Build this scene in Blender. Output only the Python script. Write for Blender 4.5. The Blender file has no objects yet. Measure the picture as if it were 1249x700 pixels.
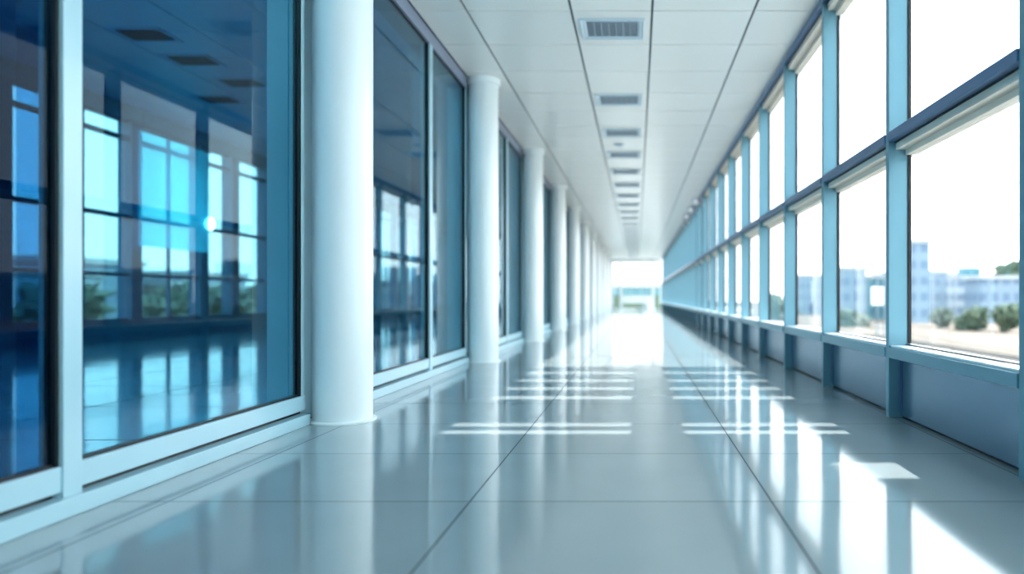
import bpy, bmesh, math, random
from mathutils import Vector, Matrix, noise
random.seed(7)
C = bpy.context.scene.collection
R = math.radians

# ---------------------------------------------------------------- materials
def srgb(r, g, b):
    f = lambda c: (c/255/12.92) if c/255 <= 0.04045 else ((c/255+0.055)/1.055)**2.4
    return (f(r), f(g), f(b), 1.0)

def mat(name, col, rough=0.5, metal=0.0, ior=1.45, coat=0.0, emis=None, es=0.0, coat_r=0.05):
    m = bpy.data.materials.new(name); m.use_nodes = True
    p = m.node_tree.nodes['Principled BSDF']
    p.inputs['Base Color'].default_value = col
    p.inputs['Roughness'].default_value = rough
    p.inputs['Metallic'].default_value = metal
    p.inputs['IOR'].default_value = ior
    p.inputs['Coat Weight'].default_value = coat
    p.inputs['Coat Roughness'].default_value = coat_r
    if emis:
        p.inputs['Emission Color'].default_value = emis
        p.inputs['Emission Strength'].default_value = es
    return m

def vary(m, amount=0.06, scale=3.0, bump=0.0, stretch=(1, 1, 1)):
    """gentle procedural variation of the surface's own colour"""
    nt = m.node_tree; N = nt.nodes; L = nt.links
    p = N['Principled BSDF']
    tc = N.new('ShaderNodeTexCoord'); mp = N.new('ShaderNodeMapping')
    mp.inputs['Scale'].default_value = stretch
    nz = N.new('ShaderNodeTexNoise'); nz.inputs['Scale'].default_value = scale; nz.inputs['Detail'].default_value = 4
    L.new(tc.outputs['Object'], mp.inputs['Vector']); L.new(mp.outputs[0], nz.inputs['Vector'])
    mr = N.new('ShaderNodeMapRange'); mr.inputs['To Min'].default_value = 1-amount; mr.inputs['To Max'].default_value = 1+amount
    L.new(nz.outputs['Fac'], mr.inputs['Value'])
    vm = N.new('ShaderNodeVectorMath'); vm.operation = 'SCALE'
    vm.inputs[0].default_value = p.inputs['Base Color'].default_value[:3]
    L.new(mr.outputs[0], vm.inputs['Scale']); L.new(vm.outputs[0], p.inputs['Base Color'])
    if bump:
        b = N.new('ShaderNodeBump'); b.inputs['Strength'].default_value = bump; b.inputs['Distance'].default_value = 0.01
        L.new(nz.outputs['Fac'], b.inputs['Height']); L.new(b.outputs[0], p.inputs['Normal'])
    return m

def glass(name, tint, f0=0.04, power=5.0, gloss=(1, 1, 1, 1), rough=0.0):
    m = bpy.data.materials.new(name); m.use_nodes = True
    nt = m.node_tree; N = nt.nodes; L = nt.links; N.clear()
    out = N.new('ShaderNodeOutputMaterial'); mix = N.new('ShaderNodeMixShader')
    tr = N.new('ShaderNodeBsdfTransparent'); tr.inputs[0].default_value = tint
    gl = N.new('ShaderNodeBsdfGlossy'); gl.inputs['Color'].default_value = gloss; gl.inputs['Roughness'].default_value = rough
    lw = N.new('ShaderNodeLayerWeight'); lw.inputs['Blend'].default_value = 0.5
    pw = N.new('ShaderNodeMath'); pw.operation = 'POWER'; pw.inputs[1].default_value = power
    ml = N.new('ShaderNodeMath'); ml.operation = 'MULTIPLY_ADD'; ml.inputs[1].default_value = 1-f0; ml.inputs[2].default_value = f0
    L.new(lw.outputs['Facing'], pw.inputs[0]); L.new(pw.outputs[0], ml.inputs[0]); L.new(ml.outputs[0], mix.inputs[0])
    L.new(tr.outputs[0], mix.inputs[1]); L.new(gl.outputs[0], mix.inputs[2]); L.new(mix.outputs[0], out.inputs[0])
    return m

M = {}
M['column']  = vary(mat('column_paint', srgb(232, 238, 239), 0.28, coat=0.25, coat_r=0.2), 0.02, 1.5)
M['frame']   = vary(mat('pale_frame_paint', srgb(166, 202, 214), 0.3, coat=0.3, coat_r=0.15), 0.03, 2)
M['header']  = vary(mat('header_metal', srgb(140, 150, 172), 0.35, metal=0.3), 0.04, 2)
M['gasket']  = mat('black_gasket', srgb(8, 12, 18), 0.45)
M['blue']    = vary(mat('blue_anodised', srgb(114, 158, 174), 0.33, metal=0.2), 0.03, 3, stretch=(1, 1, 0.2))
M['slate']   = vary(mat('slate_blue_metal', srgb(96, 128, 165), 0.3, metal=0.45), 0.04, 3)
M['panel']   = vary(mat('brushed_panel', srgb(132, 154, 174), 0.24, metal=0.75), 0.06, 4, stretch=(1, 0.3, 6))
M['beige']   = mat('beige_bead', srgb(240, 228, 214), 0.5)
M['sill']    = mat('sunlit_sill_and_lens', srgb(232, 238, 242), 0.35)  # white holds the sunlight on the sill tops; lamp lens shares it
M['ctile']   = vary(mat('ceiling_tile', srgb(244, 241, 235), 0.26, ior=1.6), 0.015, 1.2)
M['cback']   = mat('ceiling_grid_dark', srgb(70, 84, 96), 0.6)
M['vframe']  = mat('vent_frame', srgb(205, 218, 226), 0.35)
M['vdark']   = mat('vent_cavity', srgb(40, 52, 66), 0.7)
M['vslat']   = mat('vent_slat', srgb(176, 190, 202), 0.35, metal=0.3)
M['white']   = vary(mat('white_wall', srgb(238, 240, 240), 0.6), 0.015, 1)
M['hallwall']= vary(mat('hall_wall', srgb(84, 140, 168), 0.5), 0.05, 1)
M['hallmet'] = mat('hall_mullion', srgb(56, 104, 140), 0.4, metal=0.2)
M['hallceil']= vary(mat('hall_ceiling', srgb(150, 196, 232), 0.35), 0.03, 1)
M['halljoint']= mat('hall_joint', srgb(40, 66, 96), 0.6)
M['lampw']   = mat('lamp_glow', (1, 1, 1, 1), 0.4, emis=(0.9, 1, 1, 1), es=14)
M['chrome']  = mat('chrome', srgb(190, 200, 208), 0.2, metal=1.0)
M['pot']     = mat('white_pot', srgb(236, 238, 240), 0.35)
M['foliage'] = vary(mat('leaf_green', srgb(70, 84, 66), 0.8), 0.3, 1.5)
M['foliage2']= vary(mat('leaf_grey_green', srgb(86, 98, 86), 0.8), 0.3, 1.5)
M['bark']    = mat('bark', srgb(92, 80, 68), 0.9)
M['soil']    = mat('soil', srgb(80, 64, 52), 0.95)
M['cglass']  = glass('clear_glass', (0.965, 0.988, 1.0, 1), 0.02)
M['tglass']  = glass('teal_glass', (0.32, 0.49, 0.53, 1), 0.006, 4.9, (0.78, 0.95, 1, 1))
M['fin']     = glass('blue_fin_glass', (0.45, 0.74, 0.86, 1), 0.03, 5.0)
M['dglass']  = glass('deep_blue_glass', (0.16, 0.30, 0.385, 1), 0.006, 5.5, (0.75, 0.92, 1, 1))
M['hglass']  = glass('hall_glass', (0.88, 0.97, 1.0, 1), 0.02)
M['film']    = glass('cyan_film', (0.45, 0.93, 1.0, 1), 0.03)
M['asphalt'] = vary(mat('dark_rail', srgb(62, 56, 54), 0.8), 0.1, 2)
M['ballast'] = vary(mat('ballast', srgb(96, 84, 74), 0.9), 0.12, 3)
M['sign']    = mat('sign_white', srgb(248, 250, 250), 0.5)
M['pole']    = mat('pole_grey', srgb(110, 124, 134), 0.5, metal=0.3)

def film_material():
    m = bpy.data.materials.new('cyan_banner'); m.use_nodes = True
    nt = m.node_tree; N = nt.nodes; L = nt.links; N.clear()
    out = N.new('ShaderNodeOutputMaterial'); mix = N.new('ShaderNodeMixShader'); mix.inputs[0].default_value = 0.35
    tr = N.new('ShaderNodeBsdfTransparent'); tr.inputs[0].default_value = (0.55, 0.98, 1, 1)
    a = N.new('ShaderNodeAddShader')
    tl = N.new('ShaderNodeBsdfTranslucent'); tl.inputs[0].default_value = (0.2, 0.85, 1, 1)
    df = N.new('ShaderNodeBsdfDiffuse'); df.inputs[0].default_value = (0.1, 0.6, 0.8, 1)
    L.new(tl.outputs[0], a.inputs[0]); L.new(df.outputs[0], a.inputs[1])
    L.new(tr.outputs[0], mix.inputs[1]); L.new(a.outputs[0], mix.inputs[2]); L.new(mix.outputs[0], out.inputs[0])
    return m
M['banner'] = film_material()
def opal_material(name='opal_glass', col=(0.62, 0.78, 0.86, 1)):
    m = bpy.data.materials.new(name); m.use_nodes = True
    nt = m.node_tree; N = nt.nodes; L = nt.links; N.clear()
    out = N.new('ShaderNodeOutputMaterial'); tl = N.new('ShaderNodeBsdfTranslucent'); tl.inputs[0].default_value = col
    L.new(tl.outputs[0], out.inputs[0]); return m
M['opal'] = opal_material(); M['frost'] = opal_material('sun_blocker_frost', (0.74, 0.80, 0.82, 1))

def tiled_floor(name, base, line, xs0, xstep, ys0, ystep, rough, ior, joint=0.007, bump=0.02, coat=0.0):
    m = bpy.data.materials.new(name); m.use_nodes = True
    nt = m.node_tree; N = nt.nodes; L = nt.links; p = N['Principled BSDF']
    geo = N.new('ShaderNodeNewGeometry'); sp = N.new('ShaderNodeSeparateXYZ'); L.new(geo.outputs['Position'], sp.inputs[0])
    def M_(op, a, b=None, c=None):
        n = N.new('ShaderNodeMath'); n.operation = op
        for i, v in enumerate((a, b, c)):
            if v is None: continue
            if isinstance(v, (int, float)): n.inputs[i].default_value = v
            else: L.new(v, n.inputs[i])
        return n.outputs[0]
    def joint_of(sock, off, step):
        u = M_('DIVIDE', M_('SUBTRACT', sock, off), step)
        fr = M_('FRACT', M_('ADD', u, 0.5)); d = M_('MULTIPLY', M_('ABSOLUTE', M_('SUBTRACT', fr, 0.5)), step)
        return M_('LESS_THAN', d, joint/2), M_('FLOOR', u)
    jx, cx = joint_of(sp.outputs[0], xs0, xstep); jy, cy = joint_of(sp.outputs[1], ys0, ystep)
    j = M_('MAXIMUM', jx, jy)
    cmb = N.new('ShaderNodeCombineXYZ'); L.new(cx, cmb.inputs[0]); L.new(cy, cmb.inputs[1])
    wn = N.new('ShaderNodeTexWhiteNoise'); wn.noise_dimensions = '3D'; L.new(cmb.outputs[0], wn.inputs['Vector'])
    nz = N.new('ShaderNodeTexNoise'); nz.inputs['Scale'].default_value = 2.2; nz.inputs['Detail'].default_value = 5
    L.new(geo.outputs['Position'], nz.inputs['Vector'])
    tone = M_('ADD', M_('MULTIPLY', wn.outputs['Value'], 0.07), M_('ADD', M_('MULTIPLY', nz.outputs['Fac'], 0.12), 0.9))
    sc = N.new('ShaderNodeVectorMath'); sc.operation = 'SCALE'; sc.inputs[0].default_value = base[:3]; L.new(tone, sc.inputs['Scale'])
    mx = N.new('ShaderNodeMix'); mx.data_type = 'RGBA'; L.new(j, mx.inputs['Factor']); L.new(sc.outputs[0], mx.inputs['A']); mx.inputs['B'].default_value = line
    L.new(mx.outputs['Result'], p.inputs['Base Color'])
    L.new(M_('SUBTRACT', ior, M_('MULTIPLY', j, ior-1.05)), p.inputs['IOR'])
    p.inputs['Coat Weight'].default_value = coat; p.inputs['Coat Roughness'].default_value = 0.02
    L.new(M_('MULTIPLY_ADD', j, 0.35, rough), p.inputs['Roughness'])
    n2 = N.new('ShaderNodeTexNoise'); n2.inputs['Scale'].default_value = 0.9; n2.inputs['Detail'].default_value = 1.0
    L.new(geo.outputs['Position'], n2.inputs['Vector'])
    bp = N.new('ShaderNodeBump'); bp.inputs['Strength'].default_value = 1.0; bp.inputs['Distance'].default_value = bump
    L.new(n2.outputs['Fac'], bp.inputs['Height']); L.new(bp.outputs[0], p.inputs['Normal'])
    if coat: L.new(bp.outputs[0], p.inputs['Coat Normal'])
    return m
M['floor'] = tiled_floor('polished_floor_tile', srgb(144, 156, 161), srgb(40, 50, 60), -0.82, 1.48, 3.42, 1.05, 0.09, 1.95, 0.008, 0.0045)
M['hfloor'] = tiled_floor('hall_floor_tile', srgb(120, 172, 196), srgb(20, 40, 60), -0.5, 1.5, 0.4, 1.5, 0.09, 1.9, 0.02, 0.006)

def ground_material():
    m = bpy.data.materials.new('rail_yard_ground'); m.use_nodes = True
    nt = m.node_tree; N = nt.nodes; L = nt.links; p = N['Principled BSDF']
    tc = N.new('ShaderNodeTexCoord'); mp = N.new('ShaderNodeMapping'); mp.inputs['Scale'].default_value = (0.25, 0.02, 1)
    nz = N.new('ShaderNodeTexNoise'); nz.inputs['Scale'].default_value = 1.0; nz.inputs['Detail'].default_value = 6
    cr = N.new('ShaderNodeValToRGB')
    cr.color_ramp.elements[0].position = 0.35; cr.color_ramp.elements[0].color = srgb(84, 70, 58)
    cr.color_ramp.elements[1].position = 0.6; cr.color_ramp.elements[1].color = srgb(112, 97, 84)
    L.new(tc.outputs['Object'], mp.inputs['Vector']); L.new(mp.outputs[0], nz.inputs['Vector'])
    L.new(nz.outputs['Fac'], cr.inputs[0]); L.new(cr.outputs[0], p.inputs['Base Color'])
    p.inputs['Roughness'].default_value = 0.95
    return m
M['ground'] = ground_material()

def facade(name, wall, win, sx, sz):
    m = bpy.data.materials.new(name); m.use_nodes = True
    nt = m.node_tree; N = nt.nodes; L = nt.links; p = N['Principled BSDF']
    tc = N.new('ShaderNodeTexCoord'); sp = N.new('ShaderNodeSeparateXYZ'); L.new(tc.outputs['Object'], sp.inputs[0])
    def M_(op, a, b=None):
        n = N.new('ShaderNodeMath'); n.operation = op
        for i, v in enumerate((a, b)):
            if v is None: continue
            if isinstance(v, (int, float)): n.inputs[i].default_value = v
            else: L.new(v, n.inputs[i])
        return n.outputs[0]
    h = M_('ADD', sp.outputs[0], sp.outputs[1])
    fx = M_('FRACT', M_('DIVIDE', h, sx)); fz = M_('FRACT', M_('DIVIDE', sp.outputs[2], sz))
    w = M_('MULTIPLY', M_('GREATER_THAN', fx, 0.35), M_('MULTIPLY', M_('GREATER_THAN', fz, 0.35), M_('LESS_THAN', fz, 0.85)))
    mx = N.new('ShaderNodeMix'); mx.data_type = 'RGBA'; L.new(w, mx.inputs['Factor']); mx.inputs['A'].default_value = wall; mx.inputs['B'].default_value = win
    L.new(mx.outputs['Result'], p.inputs['Base Color']); p.inputs['Roughness'].default_value = 0.7
    return m
FAC = [facade('pale_facade', srgb(160, 168, 176), srgb(110, 126, 146), 3.0, 3.2),
       facade('blue_grey_facade', srgb(118, 136, 152), srgb(92, 112, 134), 2.2, 3.2),
       facade('warm_facade', srgb(166, 154, 146), srgb(116, 126, 140), 3.4, 3.0),
       facade('teal_facade', srgb(84, 128, 136), srgb(64, 104, 120), 2.4, 3.0)]
M['roof'] = mat('flat_roof', srgb(165, 168, 172), 0.8)

# ---------------------------------------------------------------- mesh helpers
class MB:
    def __init__(s): s.bm = bmesh.new()
    def box(s, x0, x1, y0, y1, z0, z1, bev=0.0):
        b = s.bm; vs = [b.verts.new((x, y, z)) for x in (x0, x1) for y in (y0, y1) for z in (z0, z1)]
        fs = [b.faces.new([vs[i] for i in q]) for q in ((0,1,3,2),(4,6,7,5),(0,4,5,1),(2,3,7,6),(0,2,6,4),(1,5,7,3))]
        if bev:
            es = list({e for f in fs for e in f.edges})
            bmesh.ops.bevel(b, geom=es, offset=bev, segments=2, profile=0.5, affect='EDGES')
        return s
    def lathe(s, prof, cx=0, cy=0, seg=48, cz=0):
        b = s.bm; rings = []
        for r, z in prof:
            if r <= 1e-5: rings.append([b.verts.new((cx, cy, cz+z))])
            else: rings.append([b.verts.new((cx+r*math.cos(2*math.pi*i/seg), cy+r*math.sin(2*math.pi*i/seg), cz+z)) for i in range(seg)])
        for A, B in zip(rings, rings[1:]):
            for i in range(seg):
                j = (i+1) % seg
                if len(A) == 1 and len(B) == 1: continue
                if len(A) == 1: b.faces.new((A[0], B[j], B[i]))
                elif len(B) == 1: b.faces.new((A[i], A[j], B[0]))
                else: b.faces.new((A[i], A[j], B[j], B[i]))
        return s
    def tube(s, p0, p1, r, seg=16):
        p0, p1 = Vector(p0), Vector(p1); d = (p1-p0); q = d.to_track_quat('Z', 'Y').to_matrix()
        b = s.bm; A, B = [], []
        for i in range(seg):
            o = q @ Vector((r*math.cos(2*math.pi*i/seg), r*math.sin(2*math.pi*i/seg), 0))
            A.append(b.verts.new(p0+o)); B.append(b.verts.new(p1+o))
        for i in range(seg): b.faces.new((A[i], A[(i+1) % seg], B[(i+1) % seg], B[i]))
        b.faces.new(A[::-1]); b.faces.new(B)
        return s
    def blob(s, c, r, sub=3, amp=0.25, f=1.0, sq=(1, 1, 1)):
        g = bmesh.ops.create_icosphere(s.bm, subdivisions=sub, radius=1.0)
        off = Vector((random.random()*50, random.random()*50, 0))
        for v in g['verts']:
            n = v.co.normalized(); k = 1+amp*noise.noise(n*2.2*f+off)+amp*0.5*noise.noise(n*6*f+off)
            v.co = Vector(c)+Vector((n.x*sq[0], n.y*sq[1], n.z*sq[2]))*r*k
        return s
    def build(s, name, m, parent=None, smooth=False):
        bmesh.ops.recalc_face_normals(s.bm, faces=s.bm.faces)
        me = bpy.data.meshes.new(name); s.bm.to_mesh(me); s.bm.free()
        if smooth:
            for p in me.polygons: p.use_smooth = True
            try: me.set_sharp_from_angle(angle=R(35))
            except Exception: pass
        me.materials.append(m)
        o = bpy.data.objects.new(name, me); C.objects.link(o)
        if parent: o.parent = parent
        return o

def empty(name, loc=(0, 0, 0), **kw):
    o = bpy.data.objects.new(name, None); C.objects.link(o); o.location = loc
    for k, v in kw.items(): o[k] = v
    return o
def tag(o, label, cat, group=None):
    o['label'] = label; o['category'] = cat
    if group: o['group'] = group
    return o
def st(o): o['kind'] = 'structure'; return o
def thing(name, loc, label, cat, group=None): 
    o = empty(name, loc); o['kind'] = 'thing'; return tag(o, label, cat, group)
def copy_tree(o, parent=None):
    c = o.copy(); C.objects.link(c); c.parent = parent
    for ch in [x for x in bpy.data.objects if x.parent == o]: copy_tree(ch, c)
    return c
ORD = ['nearest', 'second', 'third', 'fourth', 'fifth', 'sixth', 'seventh', 'eighth', 'ninth', 'tenth', 'eleventh', 'twelfth', 'thirteenth',
       'fourteenth', 'fifteenth', 'sixteenth', 'seventeenth', 'eighteenth', 'nineteenth', 'twentieth', 'twenty-first', 'twenty-second', 'twenty-third', 'twenty-fourth']

# ---------------------------------------------------------------- dimensions
H = 4.4; XL = -2.62; XR = 2.10; XG = 2.27; YB = -7.0; YE = 60.0; HX = -12.0; HH = 5.55
COLY = [5.70 + 5.2*k for k in range(-2, 11)]
COLX, COLR = -2.405, 0.232

# ---------------------------------------------------------------- corridor shell
st(MB().box(-2.9, 2.45, YB, YE+0.2, -0.25, 0.0).build('floor', M['floor']))

cl = st(empty('ceiling'))
MB().box(-2.9, 2.40, YB, YE+0.2, H+0.022, H+0.25).build('ceiling_slab', M['cback'], cl)
lanes = [(-2.62, -2.02), (-2.02, -0.78), (-0.78, 0.18), (0.18, 1.385), (1.385, 2.10)]
rows0 = 8.26 - 14*1.105
tiles = MB()
k = 0
while rows0 + k*1.105 < YE:
    y0 = rows0+k*1.105; y1 = min(y0+1.105, YE)
    for a, b in lanes:
        tiles.box(a+0.014, b-0.014, max(y0, YB)+0.010, y1-0.010, H, H+0.022)
    k += 1
tiles.build('ceiling_tile', M['ctile'], cl)

st(MB().box(-2.9, 2.45, YB-0.2, YB, 0, H+0.25).build('wall_back', M['white']))

# ---------------------------------------------------------------- right curtain wall
MUL = [3.80 + 2.05*k for k in range(-5, 28)]
MUL = [y for y in MUL if YB < y < YE-0.3]
wr = st(empty('wall_right'))
MB().box(XR-0.015, 2.40, YB, YE, H-0.075, H+0.02, 0.004).build('header_beam', M['slate'], wr)
MB().box(XR+0.115, 2.40, YB, YE, 0.0, 0.018).build('base_track', M['gasket'], wr)
first = None
for y in MUL:
    if first is None:
        first = MB().box(XR, XG+0.015, -0.035, 0.035, 0.0, H-0.076, 0.004).build('mullion', M['blue'], wr)
        g = MB().box(XG-0.012, XG+0.016, -0.045, -0.0352, 0.62, H-0.22).build('gasket', M['gasket'], first)
        first.location = (0, y, 0)
    else:
        c = first.copy(); C.objects.link(c); c.parent = wr; c.location = (0, y, 0)
        d = g.copy(); C.objects.link(d); d.parent = c

wn = 1
def right_window(L, y):
    global wn
    w = st(empty('window_%d' % wn, (0, y, 0))); wn += 1
    a, b = 0.036, L-0.036
    def add(mb, n, m, sm=False): return mb.build(n, m, w, sm)
    add(MB().box(XR+0.10, XR+0.13, a, b, 0.019, 0.495, 0.003), 'lower_panel', M['panel'])
    f = MB()
    f.box(XR+0.085, XR+0.098, a, a+0.03, 0.055, 0.495); f.box(XR+0.085, XR+0.098, b-0.03, b, 0.055, 0.495)
    add(f, 'panel_edge', M['slate'])
    add(MB().box(XR-0.01, XG+0.06, a, b, 0.50, 0.585, 0.005), 'sill_rail', M['blue'])
    add(MB().box(XR+0.012, XG+0.10, a, b, 0.586, 0.604, 0.003), 'window_sill', M['sill'])  # separate white strip paints sun onto the sill top
    add(MB().box(XR-0.012, XG+0.06, a, b, 2.30, 2.375, 0.005), 'transom', M['slate'])
    f = MB()
    f.box(XR+0.06, XG+0.06, a, b, 2.235, 2.288); f.box(XG-0.03, XG+0.06, a, b, 2.19, 2.234)
    f.box(XR+0.05, XG+0.06, a, b, H-0.16, H-0.088); f.box(XG-0.03, XG+0.06, a, b, H-0.21, H-0.161)
    add(f, 'glazing_bead', M['beige'])
    f = MB()
    f.box(XR+0.05, XG+0.05, a, b, 2.289, 2.2995); f.box(XR+0.045, XG+0.05, a, b, H-0.087, H-0.0765)
    f.box(XG-0.028, XG+0.01, a, b, 0.605, 0.612)
    add(f, 'gasket', M['gasket'])
    add(MB().box(XG, XG+0.012, a, b, 0.613, 2.189), 'lower_pane', M['cglass'])
    add(MB().box(XG, XG+0.012, a, b, 2.376, H-0.211), 'upper_pane', M['cglass'])
    return w
w0 = None
for i, y in enumerate(MUL[:-1]):
    if w0 is None: w0 = right_window(2.05, y)
    else:
        c = copy_tree(w0); c.name = 'window_%d' % wn; wn += 1; c.location = (0, y, 0)
right_window(MUL[0]-YB+0.03, YB-0.03)
right_window(YE-MUL[-1]+0.03, MUL[-1])

# ---------------------------------------------------------------- left wall: columns and glazed bays
wl = st(empty('wall_left'))
for y in COLY:
    if y > YB+0.3:
        MB().box(-2.90, -2.735, y-0.24, y+0.24, 0, H).build('wall_pier', M['frame'], wl)
MB().box(-2.90, -2.72, YB, YE, H-0.19, H+0.02).build('header_core', M['header'], wl)
MB().box(-2.90, -2.75, YB, YE, H+0.25, HH).build('upper_wall', M['hallwall'], wl)

def left_window(L, y, g1=None, off=0.55):
    """glazed bay between two columns: base, slot, bottom rail, mullion in the middle, two panes"""
    global wn
    w = st(empty('window_%d' % wn, (0, y, 0))); wn += 1
    a, b = 0.205, L-0.205; m = L/2+off
    def add(mb, n, mt): return mb.build(n, mt, w)
    add(MB().box(-2.72, -2.575, a, b, 0.001, 0.088, 0.004), 'base_plinth', M['frame'])
    add(MB().box(-2.72, -2.655, a, b, 0.0885, 0.1145), 'shadow_slot', M['gasket'])
    add(MB().box(-2.72, -2.615, a, b, 0.115, 0.232, 0.004), 'bottom_rail', M['frame'])
    add(MB().box(-2.72, -2.605, m-0.075, m+0.035, 0.001, H-0.191, 0.004), 'mullion', M['frame'])
    add(MB().box(-2.72, -2.622, a, a+0.05, 0.2325, H-0.191, 0.003).box(-2.72, -2.622, b-0.05, b, 0.2325, H-0.191, 0.003), 'jamb', M['frame'])
    add(MB().box(-2.719, -2.612, a, b, H-0.19, H-0.10, 0.003).box(-2.719, -2.625, a, b, H-0.098, H-0.001, 0.003), 'head_rail', M['header'])
    g = MB()
    for p, q in ((a+0.05, m-0.075), (m+0.035, b-0.05)):
        g.box(-2.68, -2.636, p, p+0.010, 0.2325, H-0.191); g.box(-2.68, -2.626, q-0.018, q, 0.2325, H-0.191)
        g.box(-2.68, -2.636, p+0.010, q-0.018, 0.2325, 0.244); g.box(-2.68, -2.636, p+0.010, q-0.018, H-0.205, H-0.191)
    add(g, 'gasket', M['gasket'])
    add(MB().box(-2.656, -2.645, a+0.061, m-0.095, 0.246, H-0.205), 'pane', g1 or M['tglass'])
    add(MB().box(-2.656, -2.645, m+0.047, b-0.070, 0.246, H-0.205), 'pane', M['tglass'])
    add(MB().box(-2.86, -2.735, m-0.03, m-0.01, 0.002, H), 'glass_fin', M['fin'])
    return w
wl0 = None
ys = COLY
for i, (a, b) in enumerate(zip(ys[:-1], ys[1:])):
    if i == 1: left_window(b-a, a, M['dglass'], 0.14)
    elif wl0 is None: wl0 = left_window(b-a, a)
    else:
        c = copy_tree(wl0); c.name = 'window_%d' % wn; wn += 1; c.location = (0, a, 0)
left_window(YE-ys[-1]+0.2, ys[-1])

# columns
cap_z = H-0.075
for i, y in enumerate([y for y in COLY if y > 3]):
    if i == 0:
        col0 = thing('column', (COLX, y, 0), 'x', 'column', 'white round columns along the glass wall')
        MB().lathe([(COLR, 0.018), (COLR, cap_z-0.012)], seg=96).build('shaft', M['column'], col0, True)
        MB().lathe([(0, 0), (0.262, 0), (0.262, 0.010), (0.252, 0.018), (COLR-.01, 0.019), (0, 0.019)], seg=96).build('base_ring', M['column'], col0, True)
        MB().lathe([(0, cap_z-0.022), (COLR+.004, cap_z-0.022), (COLR+0.02, cap_z-0.012), (COLR+0.032, cap_z), (COLR+0.036, cap_z+0.01), (COLR+0.036, H-0.012), (COLR+0.04, H-0.001), (0, H-0.001)], seg=96).build('capital', M['column'], col0, True)
        o = col0
    else:
        o = copy_tree(col0); o.location = (COLX, y, 0)
    o['label'] = ('large white round column nearest the camera, beside the big blue glass pane' if i == 0 else
                  '%s white round column from the camera along the left glass wall' % ORD[i])
    if i == 10: o['label'] = 'farthest white round column, just before the bright end wall'

# ---------------------------------------------------------------- ceiling vents
def vent(name, lab, grp, w=0.80, d=0.64, mf='vframe', ms='vslat'):
    v = thing(name, (0, 0, 0), lab, 'air vent', grp)
    f = MB(); t = 0.085; hh = 0.028
    # stepped picture frame, sloping inwards
    def ring(o0, o1, z0, z1):
        b = f.bm
        A = [b.verts.new((sx*(w/2-o0), sy*(d/2-o0), z0)) for sx, sy in ((-1,-1),(1,-1),(1,1),(-1,1))]
        B = [b.verts.new((sx*(w/2-o1), sy*(d/2-o1), z1)) for sx, sy in ((-1,-1),(1,-1),(1,1),(-1,1))]
        for i in range(4): b.faces.new((A[i], A[(i+1)%4], B[(i+1)%4], B[i]))
    ring(0, 0, 0, -hh); ring(0, 0.022, -hh, -hh); ring(0.022, 0.03, -hh, -hh+0.01); ring(0.03, 0.06, -hh+0.01, -hh+0.01); ring(0.06, t, -hh+0.01, -0.002)
    f.build('frame', M[mf], v)
    MB().box(-w/2+t, w/2-t, -d/2+t, d/2-t, -0.004, -0.001).build('duct_back', M['vdark'], v)
    n = 11; s = MB()
    for i in range(n):
        y = -d/2+t+0.02+(d-2*t-0.04)*i/(n-1)
        s.box(-w/2+t, w/2-t, y-0.004, y+0.004, -0.020, -0.005)
    s.build('slats', M[ms], v)
    s = MB()
    for i in range(1, 7):
        x = -w/2+t+(w-2*t)*i/7
        s.box(x-0.004, x+0.004, -d/2+t, d/2-t, -0.024, -0.0205)
    s.build('grille_bars', M[ms], v)
    return v
ventY = [8.80, 11.95] + [14.33+2.21*k for k in range(0, 21)]
v0 = vent('ceiling_vent', 'x', 'ceiling vents in a line down the corridor')
for i, y in enumerate(ventY):
    o = v0 if i == 0 else copy_tree(v0)
    o.location = (-0.31, y, H)
    o['label'] = 'large square-grilled ceiling vent nearest the camera, at the top edge' if i == 0 else \
        ('farthest ceiling vent, above the bright end of the corridor' if i == len(ventY)-1 else '%s rectangular ceiling vent from the camera in the corridor' % ORD[i])
sn = thing('smoke_detector', (-0.40, 15.45, H), 'small flat round detector on the ceiling between two vents', 'smoke detector')
MB().lathe([(0, 0), (0.12, 0), (0.12, -0.02), (0.10, -0.035), (0, -0.035)], seg=32).build('housing', M['vframe'], sn, True)
MB().lathe([(0.03, -0.036), (0.07, -0.036), (0.06, -0.05), (0, -0.052)], seg=24).build('sensor_cap', M['vslat'], sn, True)

# round lamps under the right header
for i, (yy, lb) in enumerate(((MUL[0], 'x'),)): pass
near = [y for y in MUL if y > 21][:3]
labs = ['round wall lamp high on the window wall, first of three from the camera',
        'round wall lamp high on the window wall, middle of three',
        'round wall lamp high on the window wall, last of three from the camera']
for i, y in enumerate(near):
    if i == 0:
        wl_ = thing('wall_lamp', (XR, y, 4.06), labs[0], 'wall lamp', 'round lamps under the window header')
        MB().tube((0, 0, 0), (-0.05, 0, 0), 0.05).build('mounting_plate', M['slate'], wl_, True)
        MB().tube((-0.05, 0, 0), (-0.13, 0, 0.0), 0.02).build('arm', M['slate'], wl_, True)
        h = MB().lathe([(0, -0.05), (0.07, -0.05), (0.115, -0.01), (0.12, 0.04), (0.108, 0.04), (0.10, 0.02)], seg=32).build('shade', M['slate'], wl_, True)
        h.rotation_euler = (R(90), 0, 0); h.location = (-0.24, 0, 0)
        h2 = MB().lathe([(0, 0.035), (0.06, 0.03), (0.1, 0.018)], seg=32).build('lens', M['sill'], h, True)
    else:
        o = copy_tree(wl_); o.location = (XR, y, 4.06); o['label'] = labs[i]

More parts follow.
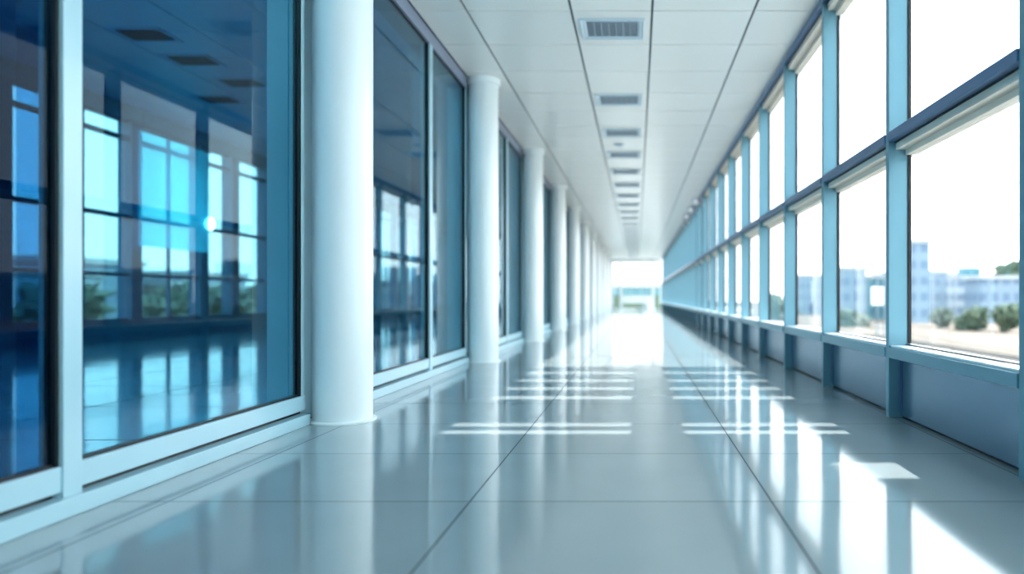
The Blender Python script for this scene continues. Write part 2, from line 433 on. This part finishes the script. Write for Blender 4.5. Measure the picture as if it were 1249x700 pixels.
# ---------------------------------------------------------------- end wall
we = st(empty('wall_end'))
MB().box(-2.62, 2.08, YE, YE+0.16, H-0.42, H-0.002).build('end_lintel', M['white'], we)
for a, b in ((-2.62, -2.1), (-1.45, -1.28), (1.28, 1.45), (2.0, 2.08)):
    MB().box(a, b, YE, YE+0.16, 0.001, H-0.42).build('end_pier', M['white'], we)
w = st(empty('window_%d' % wn, (0, YE, 0))); wn += 1
MB().box(-1.28, 1.28, 0.0, 0.14, 0.52, 1.18, 0.01).box(-1.28, 1.28, 0, 0.14, 0.001, 0.10, 0.01).build('spandrel', M['white'], w)
MB().box(0.33, 0.40, 0.02, 0.10, 0.101, 3.97).box(-0.55, -0.50, 0.02, 0.10, 1.19, 3.97).build('mullion', M['frame'], w)
MB().box(-1.279, 1.279, 0.05, 0.06, 0.10, 3.975).build('pane', M['cglass'], w)
for a, b in ((-2.1, -1.45), (1.45, 2.0)):
    w = st(empty('window_%d' % wn, (0, YE, 0))); wn += 1
    MB().box(a, a+0.05, 0.02, 0.1, 0.001, 3.975).box(b-0.05, b, 0.02, 0.1, 0.001, 3.975).box(a+.05, b-.05, 0.02, 0.1, 0.001, 0.08).build('window_frame', M['white'], w)
    MB().box(a+0.05, b-0.05, 0.05, 0.06, 0.081, 3.975).build('pane', M['cglass'], w)
p = thing('planter', (0.92, YE-0.75, 0), 'round white pot standing in front of the end window', 'planter')
MB().lathe([(0, 0), (0.26, 0), (0.30, 0.02), (0.39, 0.50), (0.40, 0.56), (0.37, 0.56), (0.35, 0.50), (0, 0.50)], seg=40).build('pot', M['pot'], p, True); pot = [o for o in bpy.data.objects if o.name == 'pot'][0]
MB().lathe([(0, 0.52), (0.2, 0.515), (0.348, 0.501)], seg=32).build('soil', M['soil'], p, True)
MB().lathe([(0.401, 0.40), (0.405, 0.405), (0.405, 0.43), (0.395, 0.435)], seg=40).build('rim_band', M['vslat'], pot, True)

# ---------------------------------------------------------------- hall behind the left glass
st(MB().box(HX-0.3, -2.901, YB, 66, -0.25, 0.0).build('floor_hall', M['hfloor']))
hc = st(empty('ceiling_hall'))
MB().box(HX-0.3, -2.75, 8.0, 66, HH+0.015, HH+0.2).box(HX-0.3, -11, YB, 8, HH+0.015, HH+0.2).box(-3.6, -2.75, YB, 8, HH+0.015, HH+0.2).box(-11, -3.6, YB, -5.5, HH+0.015, HH+0.2).build('hall_ceiling_slab', M['halljoint'], hc)
sk = MB()  # unseen skylight added over the near hall to brighten its interior
for i in range(6): sk.box(-11+0.02, -3.6-0.02, -5.48+i*2.25, -5.48+i*2.25+2.2, HH+0.1, HH+0.12)
sk.build('added_fill_skylight', M['opal'], hc)
t = MB(); k = 0
while 8.02+k*1.3 < 66:
    y0 = 8.02+k*1.3; y1 = min(y0+1.3, 66)
    for j in range(6):
        x0 = -2.9-1.53*j
        t.box(max(x0-1.53, HX)+0.012, x0-0.012, y0+0.01, y1-0.01, HH, HH+0.015)
    k += 1
t.build('hall_ceiling_tile', M['hallceil'], hc)
st(MB().box(HX-0.3, -2.901, YB-0.2, YB, 0, HH+.2).build('wall_hall_back', M['hallwall']))
st(MB().box(HX-0.3, -2.901, 66, 66.2, 0, HH+.2).build('wall_hall_end', M['hallwall']))
wh = st(empty('wall_hall'))
MB().box(HX-0.3, HX, YB, 66, 0.001, 0.46).build('hall_parapet', M['hallwall'], wh)
MB().box(HX-0.3, HX, YB, 66, 5.18, HH).build('hall_lintel', M['hallwall'], wh)
HM = [-5.0, -2.6, -.4, 1.8, 4.2, 6.5, 8.9, 11.3, 13.12, 14.85, 16.6, 19.2, 20.7, 22.6]
while HM[-1] < 63: HM.append(HM[-1] + (2.3 if len(HM) % 2 else 1.7))
pr = None
for y in HM:
    if pr is None:
        pr = MB().box(HX-0.25, HX+0.10, -0.17, 0.17, 0.46, 5.18, 0.01).build('hall_pier', M['hallmet'], wh); pr.location = (0, y, 0)
    else:
        c = pr.copy(); C.objects.link(c); c.parent = wh; c.location = (0, y, 0)
for a, b in zip(HM[:-1], HM[1:]):
    w = st(empty('window_%d' % wn, (0, 0, 0))); wn += 1
    f = MB(); p_, q_ = a+0.171, b-0.171
    for z0, z1 in ((0.461, 0.52), (1.50, 1.58), (2.86, 2.96), (4.70, 4.80), (5.12, 5.179)):
        f.box(HX-0.10, HX+0.02, p_, q_, z0, z1)
    if 16 < a < 17 or 26 < a: f.box(HX-0.08, HX+0.0, (a+b)/2-0.03, (a+b)/2+0.03, 0.52, 5.12)
    f.build('window_frame', M['hallmet'], w)
    MB().box(HX-0.06, HX-0.05, p_, q_, 0.52, 5.12).build('pane', M['hglass'], w)
# vents in the hall ceiling
hv = vent('ceiling_vent', 'x', 'hall ceiling vents behind the glass', 0.9, 0.66, 'hallceil', 'halljoint')
spots = [(-8.5, 12.05), (-8.5, 13.35), (-8.35, 14.75), (-9.6, 16.0), (-8.4, 17.6)]
labs = ['dark ceiling vent seen through the blue glass, uppermost of the group',
        'dark ceiling vent seen through the blue glass, second from the top',
        'faint ceiling vent seen through the blue glass, third from the top',
        'lowest of the dark ceiling vents seen through the blue glass',
        'faint ceiling vent seen through the blue glass, farthest right near the pale strip']
for i, (x, y) in enumerate(spots):
    o = hv if i == 0 else copy_tree(hv)
    o.location = (x, y, HH); o['label'] = labs[i]; o['group'] = 'hall ceiling vents behind the glass'
# banner hanging inside the hall
bn = thing('banner', (HX+0.35, 17.75, 2.2), 'translucent cyan banner hanging before the hall windows behind the blue glass', 'banner')
MB().box(-0.006, 0.006, -1.45, 1.2, 0.02, 2.72).build('sheet', M['banner'], bn)
MB().tube((0, -1.5, 2.74), (0, 1.25, 2.74), 0.02).build('top_rod', M['hallmet'], bn, True)
for yy in (-1.3, 1.05): MB().tube((0, yy, 2.76), (0, yy, HH-2.2), 0.006, 8).build('hanging_wire', M['hallmet'], bn)
lp = thing('wall_lamp', (HX+0.10, 19.2, 2.95), 'small bright white lamp glowing on a hall pillar behind the blue glass', 'wall lamp')
MB().box(0, 0.03, -0.05, 0.05, -0.25, 0.12, 0.006).build('bracket', M['chrome'], lp)
MB().blob((0.14, 0.0, 0.08), 0.14, 3, 0.0, 1, (0.8, 0.9, 1.25)).build('globe', M['lampw'], lp, True)

# ---------------------------------------------------------------- outside
st(MB().box(-500, 500, -120, 900, -4.5, -4.0).build('ground', M['ground']))
st(MB().box(-6, 10, YE+0.5, YE+14, -0.4, -0.05).build('terrace', M['white']))
# tracks across the yard
def track(x, i):
    t = thing('rail_track', (x, 0, -4), 'x', 'railway track', 'tracks across the sandy yard')
    MB().box(-0.8, -0.72, -10, 92, 0.05, 0.2).build('rail', M['asphalt'], t)
    MB().box(0.72, 0.8, -10, 92, 0.05, 0.2).build('rail', M['asphalt'], t)
    MB().box(-1.3, 1.3, -10, 92, 0.0, 0.05).build('ballast_bed', M['ballast'], t)
    t['label'] = 'dark railway track across the sandy yard, %s' % ['nearest the window wall', 'second from the window wall', 'third from the window wall', 'farthest from the window wall'][i]
for i, x in enumerate((13.5, 17.0, 23.8, 30.5)): track(x, i)

def building(x, y, w, d, h, fm, label, setback=0.0, zb=-4.0):
    b = thing('building', (x, y, zb), label, 'building', 'distant city buildings')
    MB().box(-w/2, w/2, -d/2, d/2, 0, h).build('walls', fm, b)
    rf = MB().box(-w/2-0.3, w/2+0.3, -d/2-0.3, d/2+0.3, h, h+0.7).build('roof', M['roof'], b)
    if setback:
        MB().box(-w/4, w/4, -d/4, d/4, h+0.7, h+0.7+setback).build('roof_box', FAC[3], rf)
    return b
def at(px, Y): return (px-777)/850*Y
def hz(py, Y): return 1+(363-py)/850*Y+4.0
blds = [
 (1000, 200, 12, 338, 1, 'pale blue tower block seen through the far windows'),
 (1036, 150, 5, 330, 1, 'narrow blue-grey tower at the left side of the second window'),
 (1056, 162, 9, 340, 3, 'low teal office block left of the white sign'),
 (1094, 175, 10, 336, 0, 'pale block hidden partly behind the near blue mullion'),
 (1115, 141, 3.4, 298, 1, 'tall thin pale blue tower right of the near mullion'),
 (1132, 156, 5, 334, 1, 'stepped blue-grey tower among the distant city buildings'),
 (1156, 184, 7, 336, 2, 'pale cream tower among the distant city buildings'),
 (1182, 168, 8, 340, 0, 'white square block with a dark roof box in mid window'),
 (1226, 140, 13, 341, 1, 'long pale blue building on the right below the tree'),
 (1352, 152, 18, 332, 0, 'pale building at the far right beyond the window'),
 (1480, 165, 22, 336, 3, 'wide teal building beyond the right edge'),
]
for px, Yd, w, py, fi, lb in blds:
    building(at(px, Yd), Yd, w, 7, hz(py, Yd), FAC[fi], lb, 2.0 if 'roof box' in lb else 0)

def tree(x, y, h, r, m, label, zb=-4.0, grp='trees around the yard'):
    t = thing('tree', (x, y, zb), label, 'tree', grp)
    MB().tube((0, 0, 0), (0, 0, h-r), 0.25*r/2.5+0.05).build('trunk', M['bark'], t, True)
    c = MB()
    for i in range(9):
        a = random.random()*6.28; q = random.random()**0.5*r*0.6
        c.blob((q*math.cos(a), q*math.sin(a), h-r+(random.random()-0.35)*r*0.9), r*(0.38+0.25*random.random()), 3, 0.9, 2.2)
    c.build('crown', m, t)
    return t
tree(at(1236, 150), 150, hz(316, 150), 4.4, M['foliage'], 'large dark grey-green tree rising above the long blue building')
tree(at(1186, 106), 106, hz(372, 106), 2.3, M['foliage'], 'bushy green tree at the yard edge in the middle of the near window')
tree(at(1228, 100), 100, hz(374, 100), 2.0, M['foliage'], 'small green tree at the right of the near window')
tree(at(1148, 116), 116, hz(378, 116), 1.8, M['foliage2'], 'small pale tree left of the bushy one at the yard edge')
tree(at(1040, 120), 120, hz(372, 120), 2.5, M['foliage2'], 'pale green tree at the left of the second window')
tree(at(952, 130), 130, hz(366, 130), 3.0, M['foliage2'], 'pale green tree seen through the third window')

sg = thing('sign', (at(1070, 60), 60, -4), 'white square sign on a tall grey post outside the second window', 'sign')
MB().tube((0, 0, 0), (0, 0, hz(340, 60)), 0.07).build('post', M['pole'], sg, True)
MB().box(-0.55, 0.55, -0.12, -0.071, hz(372, 60), hz(350, 60), 0.02).build('panel', M['sign'], sg)
mp_ = thing('street_lamp', (at(1079, 58), 58, -4), 'thin dark lamp post beside the white sign', 'street lamp')
MB().tube((0, 0, 0), (0, 0, hz(330, 58)), 0.07).build('pole', M['pole'], mp_, True)
MB().tube((0, 0, hz(330, 58)-.1), (-0.9, 0, hz(330, 58)), 0.04).build('arm', M['pole'], mp_, True)
MB().box(-1.3, -0.8, -0.1, 0.1, hz(330, 58)-0.04, hz(330, 58)+0.06, 0.02).build('lamp_head', M['pole'], mp_)

# added unseen frosted slats beside the nearest bays shape sun bars and soft fill
sw = thing('added_sun_blocker', (6.3, 0, -4), 'added unseen frosted panels striping the sun and softening light at the nearest window bays', 'added sun blocker')
gaps = [(3.86, 4.22), (5.12, 5.24), (5.42, 5.56), (6.86, 7.08), (7.55, 7.78), (8.3, 8.5), (9.15, 9.4)]
edges = [-12.0] + [v for g in gaps for v in g] + [10.1]
for a, b in zip(edges[0::2], edges[1::2]):
    MB().box(-0.003, 0.003, a, b, 0, 13.6).build('panel', M['frost'], sw)
MB().box(-0.02, 0.02, gaps[0][0], gaps[0][1], 9.7, 13.6).build('panel', M['frost'], sw)
MB().box(0.031, 0.12, -12, 10.1, 13.2, 13.5).build('rail', M['blue'], sw)
MB().box(0.031, 0.12, -12, 10.1, 0.6, 0.9).build('rail', M['blue'], sw)

# end of corridor: hedge and far block
hg = tag(MB().box(-3.4, 3.4, 0, 1.0, 0, 1.3).build('hedge', M['foliage']), 'clipped green hedge outside the end window', 'hedge')
hg.location = (0, YE+7, -0.05)
building(0.4, 118, 8.5, 10, 6.6, FAC[3], 'teal block outside the end window above the white band')
# beyond the hall windows: pale trees and blocks
hs = [(-62, 68, 9, 7.2), (-70, 84, 11, 9.0), (-66, 99, 8, 6.6), (-75, 116, 12, 8.5), (-60, 130, 9, 7.2), (-72, 152, 12, 8), (-62, 178, 12, 8.5), (-64, 210, 12, 9)]
hl = ['low pale block seen through the leftmost hall windows', 'wider pale block seen through the hall windows', 'low cream block seen through the hall windows by the banner',
      'blue-grey block seen through the hall windows under the lamp', 'small pale block seen through the hall windows by the pale strip',
      'farther block seen through the hall windows, first past the near column', 'farther block seen through the hall windows, second past the near column', 'farthest block seen through the hall windows']
for i, (x, y, w, h) in enumerate(hs): building(x, y, w, 14, h, FAC[i % 3], hl[i])
tl = ['round green tree outside the leftmost hall window', 'round green tree outside the hall windows below the banner', 'tall green tree outside the hall windows under the lamp',
      'low green tree outside the hall windows by the pale strip', 'green tree outside the hall windows past the near column', 'last green tree outside the far hall windows']
for i, (x, y, h, r) in enumerate([(-52, 62, 6.5, 3), (-50, 74, 6.4, 2.8), (-48, 83, 6.8, 3.0), (-50, 92, 6.6, 3), (-46, 112, 7, 3.3), (-44, 140, 7.5, 3.4)]):
    tree(x, y, h, r, M['foliage2'], tl[i])

# ---------------------------------------------------------------- light
wd = bpy.data.worlds.new('World'); bpy.context.scene.world = wd; wd.use_nodes = True
N = wd.node_tree.nodes; L = wd.node_tree.links; N.clear()
out = N.new('ShaderNodeOutputWorld'); bg = N.new('ShaderNodeBackground'); bg.inputs['Strength'].default_value = 3.0
tc = N.new('ShaderNodeTexCoord'); sp = N.new('ShaderNodeSeparateXYZ'); cr = N.new('ShaderNodeValToRGB')
e = cr.color_ramp.elements
e[0].position = 0.0; e[0].color = (1.0, 0.96, 0.92, 1)
e[1].position = 0.9; e[1].color = (0.66, 0.86, 0.97, 1)
for pos, c in ((0.06, (0.96, 0.98, 1.0, 1)), (0.30, (0.86, 0.955, 1.0, 1))):
    n = e.new(pos); n.color = c
L.new(tc.outputs['Generated'], sp.inputs[0]); L.new(sp.outputs[2], cr.inputs[0]); L.new(cr.outputs[0], bg.inputs[0]); L.new(bg.outputs[0], out.inputs[0])

sd = bpy.data.lights.new('Sun', 'SUN'); sd.energy = 6.0; sd.angle = R(0.6); sd.color = (1, 0.93, 0.84)
so = bpy.data.objects.new('Sun', sd); C.objects.link(so)
el, az = R(48), R(0)      # from the window side
dirv = Vector((math.cos(el)*math.cos(az), math.cos(el)*math.sin(az), math.sin(el)))
so.rotation_euler = dirv.to_track_quat('Z', 'Y').to_euler()

# ---------------------------------------------------------------- camera
cd = bpy.data.cameras.new('Camera'); co = bpy.data.objects.new('Camera', cd); C.objects.link(co)
cd.sensor_width = 36; cd.lens = 850/1249*36; cd.shift_x = -152.5/1249; cd.shift_y = 13/1249
cd.clip_start = 0.05; cd.clip_end = 2000
co.location = (0, 0, 1.0); co.rotation_euler = (R(90), 0, 0)
cd.dof.use_dof = True; cd.dof.focus_distance = 5.0; cd.dof.aperture_fstop = 0.62
sc = bpy.context.scene; sc.camera = co
sc.view_settings.view_transform = 'Standard'; sc.view_settings.look = 'None'
sc.view_settings.gamma = 1.0; sc.view_settings.use_curve_mapping = False; sc.view_settings.exposure = 1.08
sc.cycles.max_bounces = 14; sc.cycles.diffuse_bounces = 6; sc.cycles.glossy_bounces = 6; sc.cycles.transparent_max_bounces = 24
sc.cycles.use_denoising = True; sc.cycles.caustics_reflective = False
sc.cycles.sample_clamp_indirect = 6
